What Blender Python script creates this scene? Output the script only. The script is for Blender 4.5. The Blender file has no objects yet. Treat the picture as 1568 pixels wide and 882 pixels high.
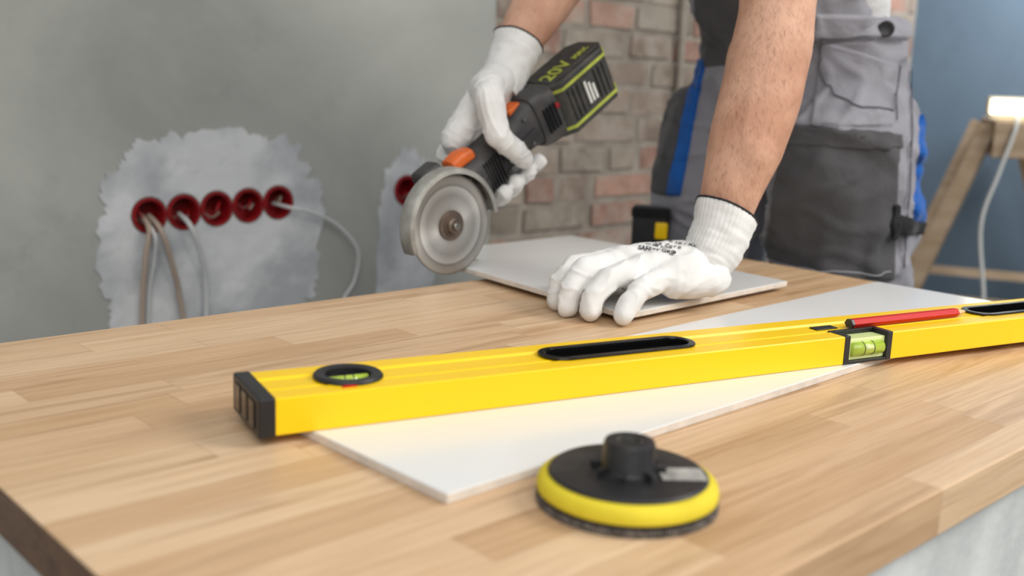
import bpy, bmesh, math, random
from mathutils import Vector, Matrix, noise
from mathutils.bvhtree import BVHTree
random.seed(7)
T=0.72
def V(x,y,z): return Vector((x,y,z+T))
def lin(c):
    c=c/255.0
    return c/12.92 if c<=0.04045 else ((c+0.055)/1.055)**2.4
def S(r,g,b): return (lin(r),lin(g),lin(b),1)
scene=bpy.context.scene
COL=scene.collection
# ---------------------------------------------------------------- materials
def nt(name):
    m=bpy.data.materials.new(name); m.use_nodes=True
    n=m.node_tree; b=n.nodes['Principled BSDF']
    return m,n,b
def mat(name,c1,rough=0.5,metal=0.0,c2=None,nscale=8,stretch=(1,1,1),bump=0.0,bscale=40,bstretch=(1,1,1),bdist=0.002,spec=0.5,sss=0,detail=5,lo=0.35,hi=0.65,coat=0):
    m,n,b=nt(name)
    b.inputs['Base Color'].default_value=c1
    b.inputs['Roughness'].default_value=rough
    b.inputs['Metallic'].default_value=metal
    b.inputs['Specular IOR Level'].default_value=spec
    if coat: b.inputs['Coat Weight'].default_value=coat
    if sss:
        b.inputs['Subsurface Weight'].default_value=sss
        b.inputs['Subsurface Radius'].default_value=(0.01,0.004,0.002)
        b.inputs['Subsurface Scale'].default_value=0.5
    tc=n.nodes.new('ShaderNodeTexCoord')
    if c2:
        mp=n.nodes.new('ShaderNodeMapping'); mp.inputs['Scale'].default_value=stretch
        n.links.new(tc.outputs['Object'],mp.inputs[0])
        no=n.nodes.new('ShaderNodeTexNoise'); no.inputs['Scale'].default_value=nscale; no.inputs['Detail'].default_value=detail
        n.links.new(mp.outputs[0],no.inputs['Vector'])
        r=n.nodes.new('ShaderNodeValToRGB'); r.color_ramp.elements[0].position=lo; r.color_ramp.elements[1].position=hi
        r.color_ramp.elements[0].color=c1; r.color_ramp.elements[1].color=c2
        n.links.new(no.outputs['Fac'],r.inputs[0]); n.links.new(r.outputs[0],b.inputs['Base Color'])
    if bump:
        mp=n.nodes.new('ShaderNodeMapping'); mp.inputs['Scale'].default_value=bstretch
        n.links.new(tc.outputs['Object'],mp.inputs[0])
        no=n.nodes.new('ShaderNodeTexNoise'); no.inputs['Scale'].default_value=bscale; no.inputs['Detail'].default_value=6
        n.links.new(mp.outputs[0],no.inputs['Vector'])
        bp=n.nodes.new('ShaderNodeBump'); bp.inputs['Strength'].default_value=bump; bp.inputs['Distance'].default_value=bdist
        n.links.new(no.outputs['Fac'],bp.inputs['Height']); n.links.new(bp.outputs[0],b.inputs['Normal'])
    return m
class NB:
    def __init__(s,n): s.n=n
    def m(s,op,a,b=None,c=None):
        k=s.n.nodes.new('ShaderNodeMath'); k.operation=op
        for i,v in enumerate((a,b,c)):
            if v is None: continue
            if isinstance(v,(int,float)): k.inputs[i].default_value=v
            else: s.n.links.new(v,k.inputs[i])
        return k.outputs[0]
    def xyz(s,x,y,z):
        k=s.n.nodes.new('ShaderNodeCombineXYZ')
        for i,v in enumerate((x,y,z)):
            if isinstance(v,(int,float)): k.inputs[i].default_value=v
            else: s.n.links.new(v,k.inputs[i])
        return k.outputs[0]
    def ramp(s,f,els):
        r=s.n.nodes.new('ShaderNodeValToRGB'); cr=r.color_ramp
        while len(cr.elements)<len(els): cr.elements.new(0.5)
        for e,(p,c) in zip(cr.elements,els): e.position=p; e.color=c
        s.n.links.new(f,r.inputs[0]); return r.outputs[0]
    def noise(s,vec,scale,detail=4,rough=0.5,dist=0):
        k=s.n.nodes.new('ShaderNodeTexNoise'); k.inputs['Scale'].default_value=scale; k.inputs['Detail'].default_value=detail
        k.inputs['Roughness'].default_value=rough; k.inputs['Distortion'].default_value=dist
        s.n.links.new(vec,k.inputs['Vector']); return k.outputs['Fac']
    def mix(s,f,a,b,mode='MIX'):
        k=s.n.nodes.new('ShaderNodeMix'); k.data_type='RGBA'; k.blend_type=mode
        for i,v in ((0,f),(6,a),(7,b)):
            if isinstance(v,(int,float,tuple)): k.inputs[i].default_value=v
            else: s.n.links.new(v,k.inputs[i])
        return k.outputs[2]
def wood_mat():
    m,n,b=nt('butcher_block_wood'); q=NB(n)
    tc=n.nodes.new('ShaderNodeTexCoord'); sp=n.nodes.new('ShaderNodeSeparateXYZ'); n.links.new(tc.outputs['Object'],sp.inputs[0])
    X,Y,Z=sp.outputs
    row=q.m('FLOOR',q.m('DIVIDE',Y,0.043))
    w1=n.nodes.new('ShaderNodeTexWhiteNoise'); w1.noise_dimensions='1D'; n.links.new(row,w1.inputs['W'])
    xs=q.m('ADD',q.m('DIVIDE',X,0.42),q.m('MULTIPLY',w1.outputs['Value'],7.3))
    cell=q.m('FLOOR',xs)
    w2=n.nodes.new('ShaderNodeTexWhiteNoise'); w2.noise_dimensions='2D'; n.links.new(q.xyz(row,cell,0),w2.inputs['Vector'])
    rnd=w2.outputs['Value']
    gv=q.xyz(q.m('ADD',q.m('MULTIPLY',X,1.6),q.m('MULTIPLY',rnd,37)),q.m('ADD',q.m('MULTIPLY',Y,22),q.m('MULTIPLY',rnd,11)),q.m('MULTIPLY',Z,22))
    g=q.noise(gv,1.6,6,0.62,0.7)
    gf=q.noise(q.xyz(q.m('MULTIPLY',X,5),q.m('MULTIPLY',Y,160),q.m('MULTIPLY',Z,160)),1.5,3,0.6)
    base=q.ramp(rnd,[(0,S(200,165,127)),(0.35,S(214,182,146)),(0.7,S(223,194,159)),(1,S(208,172,134))])
    gr=q.ramp(g,[(0.3,(0.62,0.53,0.43,1)),(0.5,(1,1,1,1)),(0.75,(0.89,0.83,0.75,1))])
    c=q.mix(0.74,base,gr,'MULTIPLY')
    gr2=q.ramp(gf,[(0.35,(0.78,0.71,0.63,1)),(0.6,(1,1,1,1))])
    c=q.mix(0.6,c,gr2,'MULTIPLY')
    fy=q.m('ABSOLUTE',q.m('SUBTRACT',q.m('FRACT',q.m('DIVIDE',Y,0.043)),0.5))
    jy=q.m('GREATER_THAN',fy,0.488)
    fx=q.m('ABSOLUTE',q.m('SUBTRACT',q.m('FRACT',xs),0.5))
    jx=q.m('GREATER_THAN',fx,0.4978)
    j=q.m('MULTIPLY',q.m('MAXIMUM',jy,jx),0.17)
    c=q.mix(j,c,S(120,75,45))
    # a few pale plaster scuffs
    sc=q.noise(tc.outputs['Object'],9,8,0.75,0.8)
    c=q.mix(q.ramp(sc,[(0.69,(0,0,0,1)),(0.76,(0.5,0.5,0.5,1))]),c,S(224,214,200))
    sn=n.nodes.new('ShaderNodeSeparateXYZ'); n.links.new(tc.outputs['Normal'],sn.inputs[0])
    eg=q.m('GREATER_THAN',q.m('ABSOLUTE',sn.outputs[0]),0.8)
    rings=q.noise(q.xyz(rnd,q.m('MULTIPLY',Y,60),q.m('MULTIPLY',Z,90)),1.2,5,0.6,1.0)
    ec=q.ramp(rings,[(0.3,S(84,60,42)),(0.7,S(122,90,66))])
    c=q.mix(eg,c,ec)
    n.links.new(c,b.inputs['Base Color'])
    rr=q.m('MULTIPLY_ADD',g,0.25,0.30); n.links.new(rr,b.inputs['Roughness'])
    bp=n.nodes.new('ShaderNodeBump'); bp.inputs['Strength'].default_value=0.12; bp.inputs['Distance'].default_value=0.001
    n.links.new(gf,bp.inputs['Height']); n.links.new(bp.outputs[0],b.inputs['Normal'])
    return m
def wall_mat(name,cols,sc=1.3):
    m,n,b=nt(name); q=NB(n)
    tc=n.nodes.new('ShaderNodeTexCoord'); v=tc.outputs['Object']
    a=q.noise(v,sc,8,0.62,0.4); c=q.noise(v,sc*6,6,0.7)
    col=q.ramp(a,[(0.3,cols[0]),(0.5,cols[1]),(0.72,cols[2])])
    sp=q.ramp(c,[(0.28,(0.80,0.80,0.79,1)),(0.42,(1,1,1,1))])
    col=q.mix(0.6,col,sp,'MULTIPLY')
    n.links.new(col,b.inputs['Base Color']); b.inputs['Roughness'].default_value=0.9
    bp=n.nodes.new('ShaderNodeBump'); bp.inputs['Strength'].default_value=0.4; bp.inputs['Distance'].default_value=0.004
    n.links.new(c,bp.inputs['Height']); n.links.new(bp.outputs[0],b.inputs['Normal'])
    return m
def fabric_mat(name,c1,c2,rough=0.9,fs=900,bs=0.3):
    m,n,b=nt(name); q=NB(n)
    tc=n.nodes.new('ShaderNodeTexCoord'); v=tc.outputs['Object']
    a=q.noise(v,7,5,0.6); col=q.ramp(a,[(0.3,c1),(0.7,c2)])
    n.links.new(col,b.inputs['Base Color']); b.inputs['Roughness'].default_value=rough
    b.inputs['Specular IOR Level'].default_value=0.2
    b.inputs['Sheen Weight'].default_value=0.15
    f=q.noise(v,fs,2); f2=q.noise(v,24,4,0.55,1.2)
    h=q.m('ADD',q.m('MULTIPLY',f,0.12),q.m('MULTIPLY',f2,1.3))
    bp=n.nodes.new('ShaderNodeBump'); bp.inputs['Strength'].default_value=bs; bp.inputs['Distance'].default_value=0.008
    n.links.new(h,bp.inputs['Height']); n.links.new(bp.outputs[0],b.inputs['Normal'])
    return m
M={}
M['wood']=wood_mat()
M['wall']=wall_mat('raw_concrete_plaster',[S(144,145,140),S(163,164,158),S(180,180,174)])
M['bluewall']=wall_mat('blue_grey_paint',[S(94,114,132),S(104,124,142),S(114,134,150)],0.8)
M['floor']=wall_mat('concrete_floor',[S(104,106,106),S(122,123,122),S(140,140,137)],2)
M['patch']=mat('fresh_plaster',S(168,171,174),0.9,c2=S(208,209,210),nscale=7,bump=0.9,bscale=16,bdist=0.008,detail=10,lo=0.38,hi=0.6)
M['panel']=mat('painted_base_panel',S(188,192,190),0.8,c2=S(212,215,212),nscale=14,bump=0.6,bscale=60)
M['mortar']=mat('mortar',S(130,121,110),0.95,c2=S(158,149,137),nscale=12,bump=0.6,bscale=30,bdist=0.005)
M['redbox']=mat('red_plastic',S(156,16,24),0.4,c2=S(120,10,16),nscale=30)
M['cablebeige']=mat('beige_cable',S(168,150,135),0.6)
M['cablegrey']=mat('grey_cable',S(196,198,196),0.6)
M['tile']=mat('ceramic_glaze',S(227,227,225),0.2,c2=S(233,233,232),nscale=3,spec=0.5)
M['tileedge']=mat('ceramic_bisque',S(222,212,200),0.8,c2=S(206,198,188),nscale=60)
M['yellow']=mat('yellow_powder_coat',S(250,206,4),0.33,c2=S(247,202,2),nscale=5,spec=0.5,bump=0.05,bscale=300)
M['black']=mat('black_plastic',S(24,24,26),0.42,c2=S(34,34,36),nscale=20,bump=0.1,bscale=200)
M['blackgloss']=mat('glossy_black_plastic',S(14,14,15),0.15)
M['vial']=mat('green_vial_liquid',S(196,224,84),0.1,spec=0.6)
bv=M['vial'].node_tree.nodes['Principled BSDF']; bv.inputs['Transmission Weight'].default_value=0.3
M['vialdark']=mat('round_vial_glass',S(62,66,54),0.15,spec=0.6)
M['clear']=mat('clear_acrylic',S(218,232,160),0.08)
M['redpaint']=mat('red_pencil_lacquer',S(190,14,14),0.5,spec=0.3)
M['pencilwood']=mat('pencil_wood',S(215,180,135),0.7)
M['graphite']=mat('graphite',S(50,50,52),0.4)
M['foam']=mat('yellow_foam',S(226,206,50),0.8,c2=S(208,188,36),nscale=20,bump=0.2,bscale=150)
M['velcro']=mat('grey_velcro_hooks',S(132,124,118),0.95,c2=S(78,74,70),nscale=180,bump=1,bscale=300,bdist=0.003)
M['padblack']=mat('pad_black_plastic',S(30,30,31),0.42,c2=S(58,56,54),nscale=22,lo=0.5,hi=0.8,bump=0.1)
M['label']=mat('paper_label',S(182,178,172),0.5,c2=S(120,118,114),nscale=70)
M['darklabel']=mat('rating_plate',S(92,90,88),0.5,c2=S(60,58,57),nscale=160)
M['steel']=mat('worn_steel',S(176,174,169),0.38,1.0,c2=S(134,131,126),nscale=40)
M['guard']=mat('guard_steel',S(190,190,184),0.45,0.55,c2=S(150,148,142),nscale=30,bump=0.15,bscale=80)
M['flange']=mat('flange_steel',S(128,112,100),0.4,0.6,c2=S(96,86,78),nscale=60)
M['gbody']=mat('dark_grey_tool_plastic',S(46,46,48),0.5,c2=S(72,69,67),nscale=30,bump=0.2,bscale=200,detail=9)
M['orange']=mat('orange_plastic',S(222,106,36),0.45,c2=S(196,90,32),nscale=40)
M['batt']=mat('battery_plastic',S(44,44,42),0.5,c2=S(64,62,58),nscale=40,bump=0.2,bscale=200)
M['lime']=mat('lime_trim',S(176,186,66),0.5,c2=S(150,160,60),nscale=50)
M['white_print']=mat('white_print',S(210,210,205),0.5)
M['skin']=mat('skin',S(186,139,114),0.62,c2=S(210,166,141),nscale=14,bump=0.35,bscale=110,bdist=0.002,sss=0.08,detail=8,spec=0.3)
M['hair']=mat('brown_hair',S(116,80,56),0.6)
M['glove']=mat('white_knit_glove',S(220,219,216),0.85,c2=S(232,231,229),nscale=30,bump=0.6,bscale=1300,bdist=0.0009,spec=0.2)
M['hem']=mat('glove_hem_black',S(26,26,28),0.8)
M['trouser']=fabric_mat('grey_twill',S(130,129,136),S(144,143,150))
M['darkf']=fabric_mat('charcoal_twill',S(68,68,70),S(82,81,83))
M['bluef']=fabric_mat('blue_twill',S(24,78,150),S(30,92,170))
M['blackf']=fabric_mat('black_webbing',S(24,24,26),S(34,34,36))
M['shirt']=fabric_mat('light_grey_jersey',S(196,196,196),S(212,212,212))
M['stitch']=mat('light_stitching',S(176,176,182),0.8)
M['stitchd']=mat('dark_stitching',S(84,84,90),0.8)
M['pine']=mat('sawhorse_pine',S(170,150,126),0.7,c2=S(150,128,102),nscale=6,stretch=(1,1,6))
M['boot']=mat('boot_leather',S(60,46,36),0.6)
M['lampbody']=mat('lamp_housing',S(206,198,176),0.5)
le,ln,lb=nt('led_panel'); lb.inputs['Emission Color'].default_value=(1,0.86,0.6,1); lb.inputs['Emission Strength'].default_value=18; M['led']=le
dm,dn,db=nt('spinning_steel_disc'); q=NB(dn)
tc=dn.nodes.new('ShaderNodeTexCoord'); ln_=dn.nodes.new('ShaderNodeVectorMath'); ln_.operation='LENGTH'; dn.links.new(tc.outputs['Object'],ln_.inputs[0])
rr=ln_.outputs['Value']
c=q.ramp(q.m('DIVIDE',rr,0.0715),[(0.0,S(150,148,144)),(0.40,S(190,188,184)),(0.60,S(166,164,160)),(0.76,S(202,200,196)),(0.80,S(142,140,137)),(0.84,S(166,163,158)),(0.95,S(184,180,174)),(1.0,S(132,126,118))])
dn.links.new(c,db.inputs['Base Color']); db.inputs['Metallic'].default_value=0.7; db.inputs['Roughness'].default_value=0.4
db.inputs['Anisotropic'].default_value=0.8
tg=dn.nodes.new('ShaderNodeTangent'); tg.direction_type='RADIAL'; tg.axis='Y'; dn.links.new(tg.outputs[0],db.inputs['Tangent'])
f=q.noise(q.xyz(q.m('MULTIPLY',rr,1400),0,0),1,2)
bp=dn.nodes.new('ShaderNodeBump'); bp.inputs['Strength'].default_value=0.2; bp.inputs['Distance'].default_value=0.0003
dn.links.new(f,bp.inputs['Height']); dn.links.new(bp.outputs[0],db.inputs['Normal']); M['disc']=dm
bm_,bn,bb=nt('old_brick'); at=bn.nodes.new('ShaderNodeAttribute'); at.attribute_name='Col'; q=NB(bn)
tc=bn.nodes.new('ShaderNodeTexCoord'); nn=q.noise(tc.outputs['Object'],16,7,0.7); n2=q.noise(tc.outputs['Object'],7,6,0.7,0.5)
c=q.mix(0.85,at.outputs['Color'],q.ramp(nn,[(0.35,(0.66,0.64,0.62,1)),(0.55,(1,1,1,1)),(0.75,(1.0,1.0,1.0,1))]),'MULTIPLY')
c=q.mix(q.ramp(n2,[(0.44,(0,0,0,1)),(0.62,(0.75,0.75,0.75,1))]),c,S(168,158,146))
bn.links.new(c,bb.inputs['Base Color']); bb.inputs['Roughness'].default_value=0.95
bp=bn.nodes.new('ShaderNodeBump'); bp.inputs['Strength'].default_value=0.8; bp.inputs['Distance'].default_value=0.008
bn.links.new(nn,bp.inputs['Height']); bn.links.new(bp.outputs[0],bb.inputs['Normal']); M['brick']=bm_
# ---------------------------------------------------------------- mesh helpers
def link(o,parent=None):
    COL.objects.link(o)
    if parent: o.parent=parent
    return o
def obj(name,verts,faces,m,parent=None,smooth=False):
    me=bpy.data.meshes.new(name); me.from_pydata([tuple(v) for v in verts],[],faces); me.update()
    me.materials.append(m)
    if smooth: me.polygons.foreach_set('use_smooth',[True]*len(me.polygons))
    return link(bpy.data.objects.new(name,me),parent)
def from_bm(name,bm,m,parent=None,smooth=False):
    bmesh.ops.recalc_face_normals(bm,faces=bm.faces)
    me=bpy.data.meshes.new(name); bm.to_mesh(me); bm.free(); me.materials.append(m)
    if smooth: me.polygons.foreach_set('use_smooth',[True]*len(me.polygons))
    return link(bpy.data.objects.new(name,me),parent)
def empty(name,loc=(0,0,0),rot=(0,0,0)):
    e=bpy.data.objects.new(name,None); e.location=loc; e.rotation_euler=rot; e.empty_display_size=0.05
    return link(e)
def rbox(name,lo,hi,m,parent=None,bev=0.002,seg=2,rot=None,loc=None,smooth=True):
    bm=bmesh.new(); bmesh.ops.create_cube(bm,size=1)
    c=[(a+b)/2 for a,b in zip(lo,hi)]; s=[b-a for a,b in zip(lo,hi)]
    for v in bm.verts: v.co=Vector((v.co.x*s[0]+c[0],v.co.y*s[1]+c[1],v.co.z*s[2]+c[2]))
    if bev: bmesh.ops.bevel(bm,geom=list(bm.edges),offset=bev,segments=seg,profile=0.5,affect='EDGES')
    o=from_bm(name,bm,m,parent,smooth)
    if smooth:
        md=o.modifiers.new('wn','WEIGHTED_NORMAL')
    if rot: o.rotation_euler=rot
    if loc: o.location=loc
    return o
def lathe(name,prof,m,parent=None,axis='Z',loc=(0,0,0),seg=64,smooth=True,closed=False):
    vs=[];fs=[];n=len(prof)
    for i in range(seg):
        a=2*math.pi*i/seg
        for r,h in prof:
            x,y=r*math.cos(a),r*math.sin(a)
            vs.append((x,y,h) if axis=='Z' else ((x,h,y) if axis=='Y' else (h,x,y)))
    for i in range(seg):
        j=(i+1)%seg
        for k in range(n-1 if not closed else n):
            k2=(k+1)%n
            fs.append((i*n+k,j*n+k,j*n+k2,i*n+k2))
    bm=bmesh.new(); bv=[bm.verts.new(v) for v in vs]
    for f in fs:
        try: bm.faces.new([bv[i] for i in f])
        except: pass
    bmesh.ops.remove_doubles(bm,verts=bm.verts,dist=1e-6)
    o=from_bm(name,bm,m,parent,smooth); o.location=loc
    if smooth:
        e=o.modifiers.new('es','EDGE_SPLIT'); e.split_angle=math.radians(35)
    return o
def tube(name,pts,r,m,parent=None,seg=8,smooth_pts=True,caps=True):
    P=[Vector(p) for p in pts]
    if smooth_pts and len(P)>2:
        Q=[]
        for i in range(len(P)-1):
            p0=P[max(i-1,0)];p1=P[i];p2=P[i+1];p3=P[min(i+2,len(P)-1)]
            for k in range(8):
                t=k/8; Q.append(0.5*((2*p1)+(p2-p0)*t+(2*p0-5*p1+4*p2-p3)*t*t+(3*p1-p0-3*p2+p3)*t**3))
        Q.append(P[-1]); P=Q
    vs=[];fs=[];up=Vector((0.13,0.21,0.97)).normalized()
    for i,p in enumerate(P):
        d=(P[min(i+1,len(P)-1)]-P[max(i-1,0)]).normalized()
        a=d.cross(up)
        if a.length<1e-3: a=d.cross(Vector((1,0,0)))
        a.normalize(); b=d.cross(a)
        rad=r if not callable(r) else r(i/(len(P)-1))
        for k in range(seg):
            t=2*math.pi*(k+0.5)/seg; vs.append(p+a*math.cos(t)*rad+b*math.sin(t)*rad)
    for i in range(len(P)-1):
        for k in range(seg):
            k2=(k+1)%seg; fs.append((i*seg+k,i*seg+k2,(i+1)*seg+k2,(i+1)*seg+k))
    if caps:
        fs.append(tuple(range(seg))); fs.append(tuple((len(P)-1)*seg+k for k in range(seg))[::-1])
    bm=bmesh.new(); bv=[bm.verts.new(v) for v in vs]
    for f in fs: bm.faces.new([bv[i] for i in f])
    return from_bm(name,bm,m,parent,seg>4)
def loft(name,secs,m,parent=None,seg=40,smooth=True,split=40):
    vs=[];fs=[]
    for x,cy,cz,hy,hz,e in secs:
        for k in range(seg):
            t=2*math.pi*k/seg; c,s=math.cos(t),math.sin(t)
            vs.append((x,cy+hy*math.copysign(abs(c)**(2/e),c),cz+hz*math.copysign(abs(s)**(2/e),s)))
    for i in range(len(secs)-1):
        for k in range(seg):
            k2=(k+1)%seg; fs.append((i*seg+k,i*seg+k2,(i+1)*seg+k2,(i+1)*seg+k))
    fs.append(tuple(range(seg))); fs.append(tuple((len(secs)-1)*seg+k for k in range(seg))[::-1])
    bm=bmesh.new(); bv=[bm.verts.new(v) for v in vs]
    for f in fs: bm.faces.new([bv[i] for i in f])
    o=from_bm(name,bm,m,parent,smooth)
    e=o.modifiers.new('es','EDGE_SPLIT'); e.split_angle=math.radians(split)
    return o
def bake(o):
    dg=bpy.context.evaluated_depsgraph_get(); dg.update()
    me=bpy.data.meshes.new_from_object(o.evaluated_get(dg)); o.modifiers.clear(); o.data=me
    return o
def blob(name,chains,m,parent=None,voxel=0.003,smooth=4,disp=None):
    bm=bmesh.new()
    def sph(p,r):
        if not isinstance(r,tuple): r=(r,r,r)
        res=[]
        for i in range(0,11):
            ph=math.pi*i/10
            for j in range(18):
                th=2*math.pi*j/18
                if i in (0,10) and j: continue
                res.append(Vector((p[0]+r[0]*math.sin(ph)*math.cos(th),p[1]+r[1]*math.sin(ph)*math.sin(th),p[2]+r[2]*math.cos(ph))))
        return res
    for ch in chains:
        segs=[(ch[i],ch[i+1]) for i in range(len(ch)-1)] or [(ch[0],ch[0])]
        for a,b in segs:
            tmp=bmesh.new()
            for v in sph(*a)+(sph(*b) if a is not b else []): tmp.verts.new(v)
            bmesh.ops.convex_hull(tmp,input=tmp.verts)
            for v in [v for v in tmp.verts if not v.link_faces]: tmp.verts.remove(v)
            bmesh.ops.recalc_face_normals(tmp,faces=tmp.faces)
            me=bpy.data.meshes.new('t'); tmp.to_mesh(me); tmp.free(); bm.from_mesh(me); bpy.data.meshes.remove(me)
    o_=bpy.data.meshes.new(name); bm.to_mesh(o_); bm.free(); o_.materials.append(m)
    o=link(bpy.data.objects.new(name,o_),parent)
    md=o.modifiers.new('r','REMESH'); md.mode='VOXEL'; md.voxel_size=voxel; md.use_smooth_shade=True
    if smooth:
        s=o.modifiers.new('s','SMOOTH'); s.iterations=smooth; s.factor=0.5
    bake(o)
    if disp:
        me=o.data; ns=[v.normal.copy() for v in me.vertices]
        for v,nn in zip(me.vertices,ns): v.co+=nn*disp(v.co,nn)
        me.update()
    o.data.polygons.foreach_set('use_smooth',[True]*len(o.data.polygons))
    if not o.data.materials: o.data.materials.append(m)
    return o
def bvh_of(o):
    return BVHTree.FromPolygons([v.co.copy() for v in o.data.vertices],[tuple(p.vertices) for p in o.data.polygons])
def boolean(o,cutters):
    for c in cutters:
        md=o.modifiers.new('b','BOOLEAN'); md.operation='DIFFERENCE'; md.solver='EXACT'; md.object=c
    bake(o)
    for c in cutters: bpy.data.objects.remove(c)
def text(name,body,size,m,parent,loc,rot,extr=0.0003):
    cu=bpy.data.curves.new(name,'FONT'); cu.body=body; cu.size=size; cu.extrude=extr; cu.offset=0.0006; cu.materials.append(m)
    o=bpy.data.objects.new(name,cu); o.location=loc; o.rotation_euler=rot; link(o,parent)
    dg=bpy.context.evaluated_depsgraph_get(); dg.update()
    me=bpy.data.meshes.new_from_object(o.evaluated_get(dg))
    bpy.data.objects.remove(o); k=bpy.data.objects.new(name,me); k.location=loc; k.rotation_euler=rot; link(k,parent)
# ---------------------------------------------------------------- room
fl=rbox('floor',(-3,-2.6,-0.1),(4.0,2.2,0),M['floor'],bev=0,smooth=False)
WY=1.95
wall=rbox('wall_back',(-3,WY,0),(1.76,WY+0.14,2.9),M['wall'],bev=0,smooth=False)
boxes=[(0.872+0.0708*i,0.003+0.0028*i) for i in range(5)]+[(1.496,0.025)]
cuts=[]
for x,z in boxes:
    bm=bmesh.new(); bmesh.ops.create_cone(bm,segments=32,cap_ends=True,radius1=0.0325,radius2=0.0325,depth=0.1)
    c_=from_bm('cut',bm,M['wall']); c_.rotation_euler=(math.pi/2,0,0); c_.location=(x,WY,T+z); cuts.append(c_)
boolean(wall,cuts)
rbox('wall_back_mortar',(1.76,WY+0.004,0),(3.9,WY+0.14,2.9),M['mortar'],bev=0,smooth=False)
bm=bmesh.new(); cl=bm.loops.layers.float_color.new('Col')
pal=[(162,128,112),(152,118,104),(148,134,119),(153,141,127),(138,122,109),(166,134,118),(144,112,98),(148,137,123),(156,142,127)]
z=0.0;row=0
while z<2.9:
    x=1.765-random.uniform(0,0.2)
    while x<3.88:
        bl=random.choice((0.245,0.245,0.12,0.18))
        x1=max(x,1.765-random.random()*0.02);x2=min(x+bl+random.uniform(-0.01,0.01),3.88)
        if x2-x1>0.03:
            col=random.choice(pal); k=random.uniform(0.88,1.1); col=S(*[min(255,c*k) for c in col])
            y0=WY+random.uniform(-0.005,0.004)
            r=bmesh.ops.create_cube(bm,size=1)
            for v in r['verts']:
                v.co=Vector(((x1+x2)/2+v.co.x*(x2-x1-0.012+random.uniform(-.008,.008)),y0+0.015+v.co.y*0.03,z+0.034+v.co.z*(0.060+random.uniform(-.008,.008))))
            for f_ in {f for v in r['verts'] for f in v.link_faces}:
                for l in f_.loops: l[cl]=col
        x+=bl+0.012
    z+=0.077;row+=1
from_bm('wall_back_brick',bm,M['brick'])
rbox('wall_right',(3.9,-2.6,0),(4.0,2.2,2.9),M['bluewall'],bev=0,smooth=False)
def ragged(cx,cz,hw,hh,seed,e=3.2):
    rnd=random.Random(seed); N=200; outer=[]
    for i in range(N):
        t=2*math.pi*i/N; c,s=math.cos(t),math.sin(t)
        k=1+0.10*noise.noise(Vector((c*2.2+seed,s*2.2,0)))+0.09*noise.noise(Vector((c*7,s*7,seed)))+0.05*noise.noise(Vector((c*22,s*22,seed)))+0.02*rnd.uniform(-1,1)
        outer.append((cx+hw*k*math.copysign(abs(c)**(2/e),c),cz+hh*k*math.copysign(abs(s)**(2/e),s)))
    return outer
def patch(name,outer,holes,y):
    bm=bmesh.new(); ed=[]
    for poly in [outer]+holes:
        vv=[bm.verts.new((a,y,T+b)) for a,b in poly]
        ed+=[bm.edges.new((vv[i],vv[(i+1)%len(vv)])) for i in range(len(vv))]
    bmesh.ops.triangle_fill(bm,edges=ed,use_beauty=True,normal=(0,-1,0))
    o=from_bm(name,bm,M['patch']); s=o.modifiers.new('s','SOLIDIFY'); s.thickness=0.003; s.offset=0
    return o
def circ(x,z,r=0.0375,n=28): return [(x+r*math.cos(2*math.pi*i/n),z+r*math.sin(2*math.pi*i/n)) for i in range(n)]
def slot(bs):
    r=0.0378;pts=[]
    for i,(x,z) in enumerate(bs):
        a0=180 if i==0 else 155; a1=0 if i==len(bs)-1 else 25
        for k in range(9): t=math.radians(a0+(a1-a0)*k/8); pts.append((x+r*math.cos(t),z+r*math.sin(t)))
    for i,(x,z) in reversed(list(enumerate(bs))):
        a0=-8 if i==len(bs)-1 else -25; a1=-172 if i==0 else -155
        for k in range(9): t=math.radians(a0+(a1-a0)*k/8); pts.append((x+r*math.cos(t),z+r*math.sin(t)))
    return pts
patch('plaster_patch',ragged(1.015,-0.065,0.240,0.225,3),[slot(boxes[:5])],WY-0.0016)
patch('plaster_patch',ragged(1.50,-0.16,0.085,0.27,11),[circ(*boxes[5])],WY-0.0016)
for i,(x,z) in enumerate(boxes):
    e=empty('electrical_junction_box',(x,WY,T+z))
    lathe('cup',[(0.0335,-0.005),(0.0348,-0.005),(0.0348,0.0),(0.0322,0.0),(0.0322,0.045),(0,0.045),(0,0.043),(0.029,0.043),(0.029,-0.005),(0.034,-0.005)],M['redbox'],e,axis='Y',seg=40)
    for k in range(3):
        a=random.uniform(0,6.28)
        tube('wire_%d'%k,[(0.015*math.cos(a),0.04,0.015*math.sin(a)),(0.02*math.cos(a+1),0.015,0.02*math.sin(a+1)),(0.01*math.cos(a+2),0.0,-0.008)],0.0022,M['redbox'] if k else M['cablebeige'],e,seg=6)
def cab(name,pts,r,m): return tube(name,[V(*p) for p in pts],r,m)
yc=WY-0.012
cab('wall_cable',[(0.865,WY+.02,0.0),(0.862,yc-.01,-0.02),(0.852,yc-.012,-0.08),(0.848,yc,-0.18),(0.846,yc,-0.34),(0.85,yc,-0.71)],0.0055,M['cablebeige'])
cab('wall_cable',[(0.88,WY+.02,0.0),(0.884,yc-.015,-0.025),(0.905,yc-.012,-0.09),(0.925,yc,-0.16),(0.935,yc,-0.28),(0.93,yc,-0.71)],0.0055,M['cablebeige'])
cab('wall_cable',[(0.868,WY+.02,0.0),(0.868,yc-.02,-0.03),(0.870,yc-.012,-0.08),(0.862,yc,-0.16),(0.856,yc,-0.34),(0.87,yc,-0.71)],0.0035,M['cablegrey'])
cab('wall_cable',[(0.943,WY+.02,0.0),(0.945,yc-.015,-0.02),(0.968,yc-.012,-0.08),(0.982,yc,-0.15),(0.98,yc,-0.3),(0.98,yc,-0.71)],0.005,M['cablegrey'])
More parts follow.
